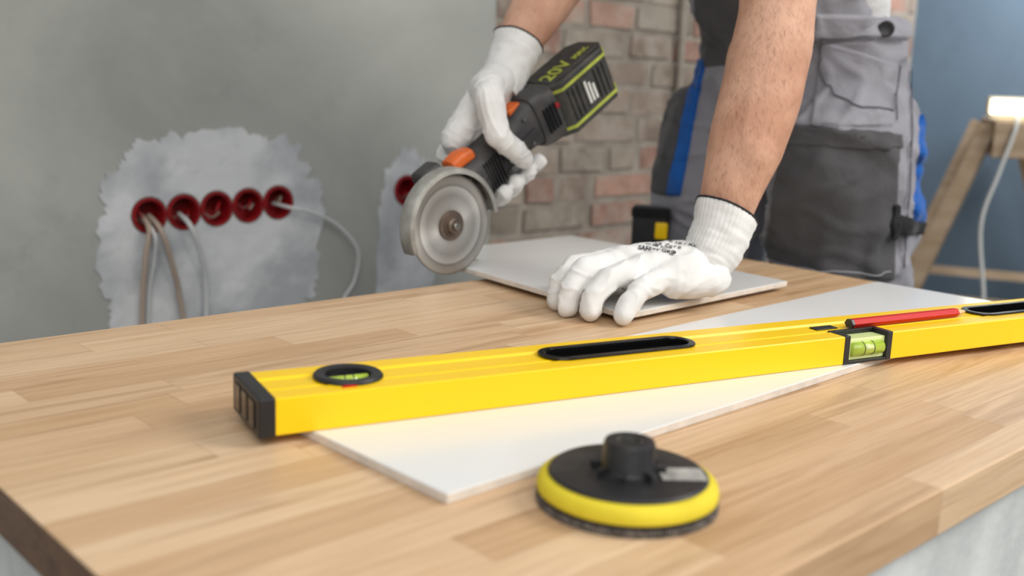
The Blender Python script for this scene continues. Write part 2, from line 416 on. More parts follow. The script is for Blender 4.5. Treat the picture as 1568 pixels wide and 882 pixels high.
cab('wall_cable',[(1.155,WY+.02,0.01),(1.17,yc-.02,0.005),(1.22,yc-.02,-0.008),(1.29,yc-.01,-0.04),(1.345,yc-.01,-0.10),(1.345,yc,-0.17),(1.31,yc,-0.22),(1.28,yc,-0.30),(1.28,yc,-0.71)],0.004,M['cablegrey'])
cab('wall_conduit',[(2.46,WY-0.02,2.1),(2.46,WY-0.02,0.8),(2.465,WY-0.02,0.26),(2.47,WY-0.02,-0.71)],0.011,M['mortar'])
# ---------------------------------------------------------------- workbench
wb=empty('workbench',(0,0,0))
X0,X1,Y0,Y1=0.213,1.52,0.311,1.121
rbox('worktop',(X0,Y0,T-0.038),(X1,Y1,T),M['wood'],wb,bev=0.0018)
rbox('base_front',(X0+0.015,Y0+0.012,0.0),(X1-0.015,Y0+0.035,T-0.038),M['panel'],wb,bev=0.001)
rbox('base_left',(X0+0.015,Y0+0.036,0.0),(X0+0.04,Y1-0.04,T-0.038),M['panel'],wb,bev=0.001)
rbox('base_right',(X1-0.04,Y0+0.036,0.0),(X1-0.015,Y1-0.04,T-0.038),M['panel'],wb,bev=0.001)
rbox('base_back',(X0+0.015,Y1-0.039,0.0),(X1-0.015,Y1-0.015,T-0.038),M['panel'],wb,bev=0.001)
# ---------------------------------------------------------------- tiles
def tile(pts,z0,th=0.008):
    bm=bmesh.new()
    vs=[bm.verts.new((x,y,T+z0)) for x,y in pts]; f=bm.faces.new(vs)
    r=bmesh.ops.extrude_face_region(bm,geom=[f]); bmesh.ops.translate(bm,verts=[v for v in r['geom'] if isinstance(v,bmesh.types.BMVert)],vec=(0,0,th))
    bmesh.ops.bevel(bm,geom=[e for e in bm.edges],offset=0.0008,segments=2,affect='EDGES')
    o=from_bm('ceramic_tile',bm,M['tile']); o.data.materials.append(M['tileedge'])
    for p in o.data.polygons:
        if p.center.z<T+z0+th-0.0009: p.material_index=1
    return o
tile([(0.434,0.514),(1.484,0.530),(1.480,0.757),(0.431,0.735)],0.0)
tile([(1.085,0.985),(1.412,0.985),(1.412,1.335),(1.080,1.325)],0.0,0.007)
tile([(0.953,0.803),(1.325,0.815),(1.352,1.190),(0.993,1.180)],0.0071,0.0075)
# ---------------------------------------------------------------- spirit level
lv=empty('spirit_level',(0.402,0.684,T+0.0083),(0,0,math.radians(-15)))
L,W,Hh=1.266,0.080,0.030
prof=[(0.0008,0),(0,0.0008),(0,Hh-0.001),(0.001,Hh),(0.0215,Hh),(0.0235,Hh-0.0022),(0.0262,Hh-0.0022),(0.028,Hh-0.0008),(0.052,Hh-0.0008),(0.0538,Hh-0.0022),(0.0565,Hh-0.0022),(0.0585,Hh),(W-0.001,Hh),(W,Hh-0.001),(W,0.0008),(W-0.0008,0)]
bm=bmesh.new(); n_=len(prof)
A=[bm.verts.new((0.0,a,b)) for a,b in prof]; B=[bm.verts.new((L,a,b)) for a,b in prof]
for i in range(n_): bm.faces.new((A[i],A[(i+1)%n_],B[(i+1)%n_],B[i]))
bm.faces.new(A[::-1]); bm.faces.new(B)
body=from_bm('body',bm,M['yellow'],None,False)
def stadium(cx,cy,hl,hw,n=16):
    pts=[]
    for i in range(n+1):
        t=-math.pi/2+math.pi*i/n; pts.append((cx+hl-hw+hw*math.cos(t),cy+hw*math.sin(t)))
    for i in range(n+1):
        t=math.pi/2+math.pi*i/n; pts.append((cx-hl+hw+hw*math.cos(t),cy+hw*math.sin(t)))
    return pts
def prism(name,pts,z0,z1,m,parent=None):
    bm=bmesh.new(); vs=[bm.verts.new((x,y,z0)) for x,y in pts]; f=bm.faces.new(vs)
    r=bmesh.ops.extrude_face_region(bm,geom=[f]); bmesh.ops.translate(bm,verts=[v for v in r['geom'] if isinstance(v,bmesh.types.BMVert)],vec=(0,0,z1-z0))
    return from_bm(name,bm,m,parent)
HC=[0.3435,0.9225]; cut=[prism('c',stadium(h,W/2,0.083,0.019),-0.01,0.05,M['black']) for h in HC]
cut.append(rbox('c',(0.599,-0.01,-0.01),(0.667,0.026,0.05),M['black'],bev=0))
cut.append(prism('c',stadium(0.073,W/2,0.027,0.0269),-0.01,0.05,M['black']))
boolean(body,cut); body.parent=lv
def ringwall(name,inner,outer,z0,z1,m,parent):
    n=len(inner); vs=[]
    for z in (z0,z1):
        vs+=[(x,y,z) for x,y in inner]; vs+=[(x,y,z) for x,y in outer]
    f=[]
    for i in range(n):
        j=(i+1)%n
        f+= [(i,j,2*n+j,2*n+i),(n+i,3*n+i,3*n+j,n+j),(2*n+i,2*n+j,3*n+j,3*n+i),(i,n+i,n+j,j)]
    bm=bmesh.new(); bv=[bm.verts.new(v) for v in vs]
    for q_ in f: bm.faces.new([bv[k] for k in q_])
    o=from_bm(name,bm,m,parent); b=o.modifiers.new('b','BEVEL'); b.width=0.0008; b.segments=2; b.limit_method='ANGLE'
    return o
for i,h in enumerate(HC):
    ringwall('handle_grip_%d'%i,stadium(h,W/2,0.079,0.0150),stadium(h,W/2,0.0828,0.0188),0.001,Hh+0.001,M['blackgloss'],lv)
    ringwall('handle_rim_%d'%i,stadium(h,W/2,0.079,0.0150),stadium(h,W/2,0.086,0.022),Hh-0.0005,Hh+0.0022,M['blackgloss'],lv)
    prism('handle_floor_%d'%i,stadium(h,W/2,0.0815,0.0178),0.001,0.004,M['black'],lv)
lathe('round_vial_ring',[(0.019,Hh-0.004),(0.019,Hh+0.0022),(0.021,Hh+0.0035),(0.0275,Hh+0.0035),(0.0292,Hh+0.0015),(0.0292,Hh+0.0001),(0.0265,Hh),(0.0265,0.001),(0.024,0.001),(0.024,Hh-0.004)],M['black'],lv,loc=(0.073,W/2,0),closed=True)
lathe('round_vial_floor',[(0,Hh-0.006),(0.0235,Hh-0.006),(0.0235,Hh-0.010),(0,Hh-0.010)],M['vialdark'],lv,loc=(0.073,W/2,0))
tube('round_vial_tube',[(0.056,W/2,Hh-0.0035),(0.090,W/2,Hh-0.0035)],0.0045,M['vial'],lv,seg=20,smooth_pts=False)
tube('vial_marker',[(0.069,W/2,Hh-0.0035),(0.0698,W/2,Hh-0.0035)],0.0048,M['black'],lv,seg=20,smooth_pts=False)
tube('vial_marker_b',[(0.0765,W/2,Hh-0.0035),(0.0773,W/2,Hh-0.0035)],0.0048,M['black'],lv,seg=20,smooth_pts=False)
rbox('vial_seal',(0.058,0.0095,Hh-0.0003),(0.070,0.0125,Hh+0.0012),M['redpaint'],lv,bev=0.0004)
rbox('vial_frame_side_a',(0.5985,-0.0008,0.0),(0.606,0.026,Hh+0.0008),M['black'],lv,bev=0.0008)
rbox('vial_frame_side_b',(0.660,-0.0008,0.0),(0.6675,0.026,Hh+0.0008),M['black'],lv,bev=0.0008)
rbox('vial_frame_back',(0.606,0.0215,0.0),(0.660,0.026,Hh+0.0008),M['black'],lv,bev=0.0005)
rbox('vial_frame_bottom',(0.606,-0.0004,0.0),(0.660,0.0215,0.003),M['black'],lv,bev=0.0005)
rbox('vial_block',(0.606,0.003,0.003),(0.660,0.0215,Hh-0.004),M['clear'],lv,bev=0.001)
tube('vial_tube',[(0.611,0.0045,0.0145),(0.655,0.0045,0.0145)],0.0078,M['vial'],lv,seg=24,smooth_pts=False)
for i,x in enumerate((0.6255,0.6395)): tube('vial_line_%d'%i,[(x,0.0045,0.0145),(x+0.0009,0.0045,0.0145)],0.0080,M['black'],lv,seg=24,smooth_pts=False)
tube('vial_bubble',[(0.627,-0.0012,0.0165),(0.638,-0.0012,0.0165)],0.003,M['clear'],lv,seg=12,smooth_pts=False)
for i,(a,b) in enumerate(((-0.013,0.001),(L-0.001,L+0.013))):
    rbox('end_cap_%d'%i,(a,-0.0012,-0.0012),(b,W+0.0012,Hh+0.0012),M['black'],lv,bev=0.002)
    s=-1 if i==0 else 1; e0=a if i==0 else b
    for k in range(3): rbox('cap_rib_%d_%d'%(i,k),(min(e0,e0+s*0.0012),0.010+k*0.022,0.004),(max(e0,e0+s*0.0012),0.026+k*0.022,Hh-0.004),M['blackgloss'],lv,bev=0.0005)
rbox('top_vial_port',(0.592,0.034,Hh-0.0006),(0.622,0.046,Hh+0.0006),M['black'],lv,bev=0.0004)
# ---------------------------------------------------------------- pencil
pc=empty('carpenter_pencil',V(1.022,0.549,0.0083+0.030+0.0049),(0,0,math.atan2(0.503-0.549,1.204-1.022)))
def hexa(name,x0,x1,r0,r1,m,seg=6):
    vs=[]
    for x,r in ((x0,r0),(x1,r1)):
        for k in range(seg):
            t=2*math.pi*k/seg; vs.append((x,r*math.cos(t),r*math.sin(t)*0.82))
    fs=[(k,(k+1)%seg,seg+(k+1)%seg,seg+k) for k in range(seg)]+[tuple(range(seg))[::-1],tuple(range(seg,2*seg))]
    return obj(name,vs,fs,m,pc)
hexa('shaft',0,0.170,0.0062,0.0062,M['redpaint'])
hexa('sharpened_wood',0.170,0.184,0.0061,0.0024,M['pencilwood'])
hexa('lead',0.184,0.188,0.0022,0.0009,M['graphite'])
hexa('end_dip',-0.0006,0.003,0.0063,0.0063,M['graphite'])
# ---------------------------------------------------------------- sanding pad
pd=empty('sanding_backing_pad',V(0.538,0.443,0),(0,0,0.6))
R=0.0630
lathe('velcro_layer',[(0,0.0002),(R-0.002,0.0002),(R-0.0015,0.0048),(0,0.0048)],M['velcro'],pd,seg=96)
bm=bmesh.new()
for i in range(150):
    a=2*math.pi*i/150
    r=bmesh.ops.create_cube(bm,size=1)
    for v in r['verts']:
        p=Vector((R-0.0012+v.co.x*0.0036,v.co.y*0.0015,0.0028+v.co.z*0.0044)); p.rotate(Matrix.Rotation(a,3,'Z')); v.co=p
from_bm('velcro_hooks',bm,M['velcro'],pd)
lathe('rubber_gap',[(0,0.0048),(R-0.003,0.0048),(R-0.003,0.0078),(0,0.0078)],M['black'],pd,seg=96)
lathe('foam_ring',[(0,0.0075),(R-0.002,0.0075),(R,0.009),(R+0.0004,0.012),(R-0.0006,0.0165),(R-0.0035,0.0192),(R-0.009,0.0205),(0,0.0205)],M['foam'],pd,seg=96)
lathe('backing_plate',[(0,0.0195),(R-0.0085,0.0195),(R-0.0070,0.0212),(R-0.0090,0.0228),(0.040,0.0235),(0.030,0.0228),(0.024,0.0225),(0.0205,0.0240),(0.019,0.027),(0.0182,0.042),(0.0170,0.0448),(0.0150,0.0455),(0.0095,0.0455),(0.0095,0.034),(0,0.034)],M['padblack'],pd,seg=96)
lathe('thread_insert',[(0.0098,0.030),(0.0098,0.0448),(0.0078,0.0448),(0.0072,0.034),(0.0072,0.030)],M['steel'],pd,seg=48)
for k in range(8):
    rbox('stem_rib_%d'%k,(0.016,-0.0012,0.0225),(0.0265,0.0012,0.028),M['padblack'],pd,bev=0.0006,rot=(0,0,k*math.pi/4))
rbox('label',(-0.017,-0.011,0.0228),(0.014,0.011,0.0238),M['label'],pd,bev=0.0003,rot=(0,0,-1.3),loc=(0.0022,-0.0385,0.0003))
# ---------------------------------------------------------------- angle grinder
G=empty('angle_grinder',V(0.955,1.14,0.080),(0,math.radians(-33),0))
lathe('cutting_disc',[(0,-0.0009),(0.0715,-0.0009),(0.0715,0.0009),(0,0.0009)],M['disc'],G,axis='Y',seg=128)
lathe('outer_flange',[(0,-0.006),(0.015,-0.006),(0.0155,-0.004),(0.0215,-0.0035),(0.022,-0.0008),(0,-0.0008)],M['flange'],G,axis='Y')
lathe('flange_nut',[(0,-0.012),(0.0095,-0.012),(0.0115,-0.0105),(0.0120,-0.006),(0,-0.006)],M['flange'],G,axis='Y')
lathe('spindle_tip',[(0,-0.0165),(0.0045,-0.0165),(0.0055,-0.0155),(0.0055,-0.011),(0,-0.011)],M['steel'],G,axis='Y')
lathe('spindle',[(0,0.0008),(0.018,0.0008),(0.018,0.006),(0.011,0.007),(0.011,0.03),(0,0.03)],M['steel'],G,axis='Y')
gp=[(0.018,0.0135),(0.074,0.0135),(0.079,0.012),(0.081,0.008),(0.081,-0.009),(0.080,-0.011),(0.0745,-0.0115)]
vs=[];fs=[];N=72;a0,a1=math.radians(12-33),math.radians(206-33)
for i in range(N+1):
    a=a0+(a1-a0)*i/N
    for r,y in gp: vs.append((r*math.cos(a),y,r*math.sin(a)))
g=len(gp)
for i in range(N):
    for k in range(g-1): fs.append((i*g+k,i*g+k+1,(i+1)*g+k+1,(i+1)*g+k))
o=obj('disc_guard',vs,fs,M['guard'],G,True); s=o.modifiers.new('s','SOLIDIFY'); s.thickness=0.0022; e=o.modifiers.new('e','EDGE_SPLIT'); e.split_angle=math.radians(40)
lathe('guard_collar',[(0.021,0.012),(0.029,0.012),(0.029,0.022),(0.021,0.022)],M['steel'],G,axis='Y')
yb=0.040
loft('gear_head',[(-0.036,yb,0,0.010,0.014,3),(-0.034,yb,0,0.017,0.022,3),(-0.024,yb,0,0.022,0.030,3.5),(0.0,yb,0.001,0.024,0.034,4),(0.030,yb,0.003,0.025,0.036,4),(0.046,yb,0.005,0.026,0.038,4)],M['gbody'],G)
loft('head_ring',[(0.044,yb,0.005,0.029,0.041,4),(0.052,yb,0.006,0.029,0.041,4)],M['steel'],G)
for i,(yy,zz) in enumerate(((-1,-1),(-1,1),(1,1),(1,-1))):
    lathe('head_screw_%d'%i,[(0,-0.004),(0.0045,-0.004),(0.0045,0.006),(0,0.006)],M['steel'],G,axis='X',loc=(0.046,yb+yy*0.021,0.005+zz*0.032),seg=16)
rbox('lock_lever',(0.030,yb-0.020,0.034),(0.098,yb+0.006,0.053),M['gbody'],G,bev=0.006,seg=4)
loft('orange_switch',[(0.054,yb-0.012,0.054,0.009,0.006,3),(0.058,yb-0.012,0.057,0.014,0.010,3),(0.078,yb-0.012,0.058,0.015,0.012,3),(0.098,yb-0.012,0.055,0.014,0.010,3),(0.104,yb-0.012,0.052,0.008,0.005,3)],M['orange'],G)
rbox('spindle_lock_lug',(0.004,yb-0.020,0.040),(0.044,yb+0.010,0.079),M['gbody'],G,bev=0.007,seg=3)
rbox('lug_plate',(0.012,yb-0.022,0.060),(0.038,yb-0.019,0.073),M['steel'],G,bev=0.001)
tube('body_seam',[(0.060,yb-0.0342,0.006),(0.095,yb-0.0343,0.012),(0.118,yb-0.0313,0.015),(0.150,yb-0.0293,0.018),(0.215,yb-0.0303,0.023)],0.0007,M['blackgloss'],G,seg=6)
for k,(sx,sz) in enumerate(((0.068,0.030),(0.070,-0.018),(0.205,0.044),(0.205,0.002))):
    lathe('case_screw_%d'%k,[(0,-0.0014),(0.003,-0.0014),(0.003,0.004),(0,0.004)],M['steel'],G,axis='Y',loc=(sx,yb-0.0325 if sx<0.1 else yb-0.029,sz),seg=16)
rbox('rating_label',(0.066,yb-0.0352,-0.012),(0.092,yb-0.0335,0.020),M['darklabel'],G,bev=0.0003)
rbox('head_orange_trim',(0.004,yb-0.0265,0.020),(0.036,yb-0.020,0.030),M['orange'],G,bev=0.002)
loft('motor_housing',[(0.050,yb,0.006,0.031,0.040,3),(0.058,yb,0.008,0.034,0.042,3),(0.095,yb,0.012,0.034,0.041,2.8),(0.118,yb,0.015,0.031,0.037,2.6),(0.150,yb,0.018,0.029,0.034,2.6),(0.19,yb,0.021,0.029,0.034,2.6),(0.215,yb,0.023,0.030,0.037,3),(0.232,yb,0.023,0.031,0.040,3.5)],M['gbody'],G)
for k in range(6):
    rbox('grip_rib_%d'%k,(0.100+k*0.006,yb-0.0345,-0.012),(0.103+k*0.006,yb-0.028,0.034),M['black'],G,bev=0.0008)
loft('rear_collar',[(0.228,yb,0.023,0.033,0.042,4),(0.234,yb,0.022,0.037,0.046,4),(0.262,yb,0.020,0.039,0.047,5),(0.270,yb,0.019,0.038,0.046,5)],M['gbody'],G)
for k in range(4):
    rbox('vent_%d'%k,(0.236+k*0.0075,yb-0.0405,0.0),(0.240+k*0.0075,yb-0.034,0.040),M['blackgloss'],G,bev=0.0006)
rbox('rear_orange_trim',(0.196,yb-0.012,0.052),(0.224,yb+0.012,0.0635),M['orange'],G,bev=0.003)
rbox('red_button',(0.262,yb-0.042,0.028),(0.270,yb-0.034,0.036),M['redbox'],G,bev=0.001)
bx0,bx1,by0,by1,bz0,bz1=0.268,0.408,yb-0.042,yb+0.038,-0.030,0.060
def slab(name,x0,x1,y0,y1,z0,z1,m,ch=0.018,bev=0.003):
    pts=[(x0+ch,y0),(x1-ch,y0),(x1,y0+ch),(x1,y1-ch),(x1-ch,y1),(x0+ch,y1),(x0,y1-ch),(x0,y0+ch)]
    o=prism(name,pts,z0,z1,m,G); b=o.modifiers.new('b','BEVEL'); b.width=bev; b.segments=3; b.limit_method='ANGLE'
    return o
slab('battery_core',bx0,bx1,by0,by1,bz0,bz1,M['batt'])
slab('battery_trim_top',bx0-0.0014,bx1+0.0014,by0-0.0014,by1+0.0014,0.0445,0.0495,M['lime'],bev=0.0006)
slab('battery_trim_bottom',bx0-0.0014,bx1+0.0014,by0-0.0014,by1+0.0014,-0.0205,-0.0155,M['lime'],bev=0.0006)
for k in range(9):
    x=bx0+0.024+k*0.0108
    if 2<k<6: continue
    rbox('battery_rib_%d'%k,(x,by0-0.003,-0.012),(x+0.0055,by0+0.002,0.040),M['batt'],G,bev=0.001)
rbox('battery_logo_plate',(bx0+0.057,by0-0.002,-0.010),(bx0+0.085,by0+0.002,0.038),M['batt'],G,bev=0.001)
for k in range(3): rbox('battery_logo_%d'%k,(bx0+0.060+k*0.008,by0-0.0028,-0.004),(bx0+0.0645+k*0.008,by0-0.0018,0.034-k*0.006),M['white_print'],G,bev=0.0002)
for k in range(6):
    rbox('battery_end_rib_%d'%k,(bx1-0.002,by0+0.020+k*0.007,-0.010),(bx1+0.003,by0+0.024+k*0.007,0.040),M['batt'],G,bev=0.001)
rbox('battery_top_plate',(bx0+0.012,by0+0.012,bz1-0.001),(bx1-0.012,by1-0.012,bz1+0.0015),M['batt'],G,bev=0.001)
text('battery_label','20V',0.038,M['lime'],G,(bx0+0.016,by0+0.020,bz1+0.0016),(0,0,0))
text('battery_label_small','MAX',0.016,M['lime'],G,(bx0+0.084,by0+0.022,bz1+0.0016),(0,0,0))
# ---------------------------------------------------------------- worker
wk=empty('construction_worker',(0,0,0))
def folds(p,nn):
    q=Vector((p.x*7,p.y*7,(p.z-T)*11))
    w=Vector((noise.noise(q*0.35+Vector((3,1,7))),noise.noise(q*0.35+Vector((9,4,2))),noise.noise(q*0.3)))*1.6
    a=noise.noise(q*0.8+w); b=noise.noise(q*1.9+w*1.4); c=noise.noise(q*1.5-w*1.2+Vector((5,5,5)))
    rg=max(1-abs(a)*2.2,0)**2; r2=max(1-abs(c)*3.4,0)**2
    return 0.013*rg+0.006*b+0.006*r2-0.005
trou=blob('overall_trousers',[
 [(V(1.705,0.965,0.20),(0.145,0.13,0.12)),(V(1.70,0.950,0.05),(0.140,0.128,0.10)),(V(1.70,0.940,-0.16),(0.115,0.11,0.10)),(V(1.72,0.935,-0.42),(0.095,0.09,0.08)),(V(1.75,0.93,-0.62),(0.085,0.08,0.05))],
 [(V(1.735,1.22,0.20),(0.14,0.125,0.12)),(V(1.74,1.25,0.05),(0.13,0.12,0.10)),(V(1.75,1.27,-0.16),(0.11,0.105,0.10)),(V(1.78,1.285,-0.42),(0.09,0.09,0.08)),(V(1.81,1.29,-0.62),(0.085,0.08,0.05))],
 [(V(1.735,1.02,0.24),(0.15,0.16,0.10)),(V(1.745,1.17,0.24),(0.15,0.15,0.10))],
 [(V(1.735,1.09,0.26),(0.15,0.20,0.10)),(V(1.71,1.07,0.38),(0.14,0.19,0.07))],
 [(V(1.67,1.07,0.40),(0.13,0.17,0.06)),(V(1.50,1.05,0.54),(0.10,0.15,0.06)),(V(1.42,1.03,0.62),(0.08,0.12,0.05))]],
 M['trouser'],wk,voxel=0.006,smooth=4,disp=folds)
bt=bvh_of(trou)
PE=Vector((0.5,-0.866,0)); PD=Vector((0.866,0.5,0))
def hit(h,z,off=0.0):
    o_=PE*h+PD*0.3+Vector((0,0,z+T)); loc,nrm,_,_=bt.ray_cast(o_,PD)
    if loc is None: return None
    return loc+nrm*off
def decal(name,c00,c10,c11,c01,m,off=0.004,nu=44,nv=44):
    vs=[];ok=[]
    for j in range(nv+1):
        for i in range(nu+1):
            u,v=i/nu,j/nv
            h=(c00[0]*(1-u)+c10[0]*u)*(1-v)+(c01[0]*(1-u)+c11[0]*u)*v
            z=(c00[1]*(1-u)+c10[1]*u)*(1-v)+(c01[1]*(1-u)+c11[1]*u)*v
            ed=min(u,1-u)*nu; ev=min(v,1-v)*nv
            o_=off if min(ed,ev)>0.5 else -0.002
            p=hit(h,z,o_); ok.append(p is not None); vs.append(p if p is not None else Vector((0,0,-1)))
    fs=[]
    for j in range(nv):
        for i in range(nu):
            q_=(j*(nu+1)+i,j*(nu+1)+i+1,(j+1)*(nu+1)+i+1,(j+1)*(nu+1)+i)
            if all(ok[k] for k in q_):
                pts=[vs[k] for k in q_]
                if max((pts[a]-pts[b]).length for a in range(4) for b in range(a))<0.06: fs.append(q_)
    o=obj(name,vs,fs,m,wk,True)
    bm=bmesh.new(); bm.from_mesh(o.data)
    bmesh.ops.delete(bm,geom=[v for v in bm.verts if not v.link_faces],context='VERTS')
    bm.to_mesh(o.data); bm.free()
    return o
def seam(name,pts,m,r=0.0009,off=0.003,n=14):
    P=[]
    for (a,b) in zip(pts[:-1],pts[1:]):
        for k in range(n):
            t=k/n; p=hit(a[0]+(b[0]-a[0])*t,a[1]+(b[1]-a[1])*t,off)
            if p is not None: P.append(p)
    if len(P)>2: tube(name,P,r,m,wk,seg=5,smooth_pts=False)
# garment panel layout in tailoring units converted to metres across / above the worktop on the left hip side
def hz(*pts): return [((a-1272)*0.00107,0.285+1.78*(-0.1816+0.9803*(441-b)/1605)) for a,b in pts]
decal('cargo_pocket',*hz((1180,425),(1388,425),(1372,205),(1195,192)),M['darkf'],0.006)
decal('cargo_pocket_flap',*hz((1192,228),(1378,222),(1372,200),(1196,188)),M['darkf'],0.009,nv=12)
decal('front_panel_dark',*hz((1040,110),(1160,100),(1170,-60),(1030,-80)),M['darkf'],0.004)
decal('bib_front_dark',*hz((990,-60),(1170,-60),(1170,-280),(960,-280)),M['darkf'],0.004)
decal('side_pocket',*hz((1236,195),(1362,190),(1358,95),(1240,62)),M['trouser'],0.005)
decal('waistband',*hz((1225,62),(1420,55),(1420,20),(1225,28)),M['trouser'],0.008,nv=14)
decal('blue_gusset',*hz((996,335),(1024,330),(1052,90),(1034,90)),M['bluef'],0.008,nu=14)
decal('thigh_panel_dark',*hz((960,335),(997,335),(1036,90),(975,110)),M['darkf'],0.006,nu=20)
decal('blue_gusset_rear',*hz((1404,340),(1445,345),(1440,165),(1404,150)),M['bluef'],0.007,nu=14)
decal('hammer_loop',*hz((1366,345),(1425,362),(1427,338),(1366,320)),M['blackf'],0.010,nu=18,nv=10)
decal('hammer_loop_strap',*hz((1370,355),(1382,355),(1378,305),(1366,305)),M['blackf'],0.012,nu=8,nv=20)
seam('stitch_a',hz((1186,415),(1190,250),(1197,196)),M['stitch'])
seam('stitch_b',hz((1181,400),(1185,250),(1192,200)),M['stitch'])
seam('stitch_c',hz((1190,412),(1380,412)),M['stitch'],off=0.0066,n=40)
seam('stitch_d',hz((1240,60),(1245,110),(1270,150),(1310,165),(1360,168)),M['stitchd'],r=0.0014,off=0.007)
seam('stitch_e',hz((1358,95),(1362,190)),M['stitchd'],r=0.0014,off=0.007)
seam('stitch_f',hz((1380,60),(1388,200),(1398,420)),M['stitchd'],r=0.0014,off=0.004)
seam('stitch_g',hz((1225,64),(1420,57)),M['stitchd'],r=0.0014,off=0.007)
for i,(a,b,r) in enumerate(((1330,48,0.0135),(1392,116,0.006))):
    h_,z_=hz((a,b))[0]; p=hit(h_,z_,0.0125)
    if p is not None:
        o=lathe('button_%d'%i,[(0,-0.002),(r,-0.002),(r,0.002),(r*0.8,0.0032),(r*0.5,0.0016),(0.0,0.0022)],M['black'],wk,seg=32); o.location=p
        o.rotation_euler=(-PD).to_track_quat('Z','Y').to_euler()
# pouch on the right thigh
ra_=math.radians(35)
rbox('tool_pouch',(-0.024,-0.036,-0.046),(0.024,0.036,0.038),M['black'],wk,bev=0.010,seg=3,rot=(0,0,ra_),loc=V(1.592,1.292,0.015))
rbox('pouch_flap',(-0.028,-0.038,0.020),(0.026,0.038,0.042),M['blackf'],wk,bev=0.006,seg=3,rot=(0,0,ra_),loc=V(1.592,1.292,0.015))
rbox('pouch_yellow_tab',(-0.031,-0.034,-0.018),(-0.022,-0.010,0.014),M['yellow'],wk,bev=0.003,rot=(0,0,ra_),loc=V(1.592,1.292,0.015))
blob('shirt',[
 [(V(1.70,1.075,0.40),(0.12,0.175,0.06)),(V(1.57,1.04,0.58),(0.12,0.18,0.08)),(V(1.42,1.02,0.71),(0.11,0.17,0.08))],
 [(V(1.34,0.88,0.72),0.075),(V(1.37,1.16,0.76),0.075)],
 [(V(1.335,0.875,0.70),0.072),(V(1.295,0.85,0.57),0.066)],
 [(V(1.37,1.175,0.75),0.072),(V(1.345,1.20,0.64),0.066)],
 [(V(1.36,1.02,0.78),0.07),(V(1.30,1.01,0.83),0.062)]],M['shirt'],wk,voxel=0.008,smooth=5,disp=lambda p,n:folds(p,n)*0.6)
for i,(a,b) in enumerate((((1.45,0.95,0.56),(1.36,0.93,0.81)),((1.46,1.12,0.58),(1.38,1.10,0.84)))):
    tube('brace_%d'%i,[V(*a),V((a[0]+b[0])/2-0.09,a[1],(a[2]+b[2])/2),V(*b)],0.018,M['darkf'],wk,seg=8)
blob('head',[
 [(V(1.31,1.01,0.83),0.055),(V(1.25,1.0,0.88),0.055)],
 [(V(1.20,1.0,0.93),(0.095,0.076,0.10)),(V(1.155,1.0,0.895),(0.075,0.066,0.085))],
 [(V(1.10,1.0,0.845),(0.035,0.038,0.035)),(V(1.16,1.0,0.86),(0.06,0.055,0.06))],
 [(V(1.085,1.0,0.915),0.012),(V(1.062,1.0,0.882),0.014)],
 [(V(1.19,0.922,0.90),(0.018,0.008,0.028))],[(V(1.19,1.078,0.90),(0.018,0.008,0.028))]],M['skin'],wk,voxel=0.004,smooth=4)
blob('hair',[[(V(1.225,1.0,0.955),(0.092,0.082,0.09)),(V(1.185,1.0,0.985),(0.085,0.076,0.06))]],M['hair'],wk,voxel=0.005,smooth=2,disp=lambda p,n:0.003*noise.noise(p*60))
for i,s in enumerate((-1,1)):
    lathe('eye_%d'%i,[(0,-0.012),(0.008,-0.009),(0.012,0),(0.008,0.009),(0,0.012)],M['white_print'],wk,axis='X',loc=V(1.092,1.0+s*0.030,0.925),seg=20)
tube('lips',[V(1.066,0.98,0.845),V(1.060,1.0,0.847),V(1.066,1.02,0.845)],0.005,mat('lips',S(170,100,90),0.5),wk)
for i,(bx,by) in enumerate(((1.75,0.93),(1.81,1.29))):
    blob('boot_%d'%i,[[(Vector((bx+0.03,by,0.05)),(0.045,0.042,0.05)),(Vector((bx-0.17,by-0.01,0.035)),(0.05,0.048,0.035))],[(Vector((bx,by,0.06)),0.048),(Vector((bx,by,0.15)),0.052)]],M['boot'],wk,voxel=0.006,smooth=2)
def armd(p,n):
    # tendons / veins and soft muscle relief
    q=Vector((p.x*16+noise.noise(p*9)*1.2,p.y*16,p.z*5)); v=max(1-abs(noise.noise(q))*7,0)
    return 0.0012*noise.noise(Vector((p.x*25,p.y*25,p.z*9)))+0.002*noise.noise(p*11)+0.0009*v
la=blob('forearm_near',[
 [(V(1.130,0.803,0.088),0.026),(V(1.137,0.803,0.118),0.034),(V(1.152,0.805,0.155),0.0405),(V(1.180,0.807,0.215),0.050),(V(1.208,0.810,0.275),0.0545),(V(1.232,0.815,0.340),0.054),(V(1.246,0.82,0.385),0.052),(V(1.262,0.83,0.45),0.052),(V(1.30,0.855,0.62),0.060)],
 [(V(1.200,0.822,0.225),0.038),(V(1.235,0.835,0.33),0.044)],
 [(V(1.142,0.799,0.118),0.024),(V(1.165,0.785,0.20),0.034)]],M['skin'],wk,voxel=0.004,smooth=8,disp=armd)
ra=blob('forearm_far',[
 [(V(1.118,1.212,0.290),0.029),(V(1.142,1.218,0.335),0.032),(V(1.175,1.226,0.372),0.039),(V(1.225,1.24,0.42),0.048),(V(1.30,1.26,0.48),0.050),(V(1.33,1.255,0.52),0.050),(V(1.35,1.205,0.66),0.06)]],M['skin'],wk,voxel=0.004,smooth=8,disp=armd)
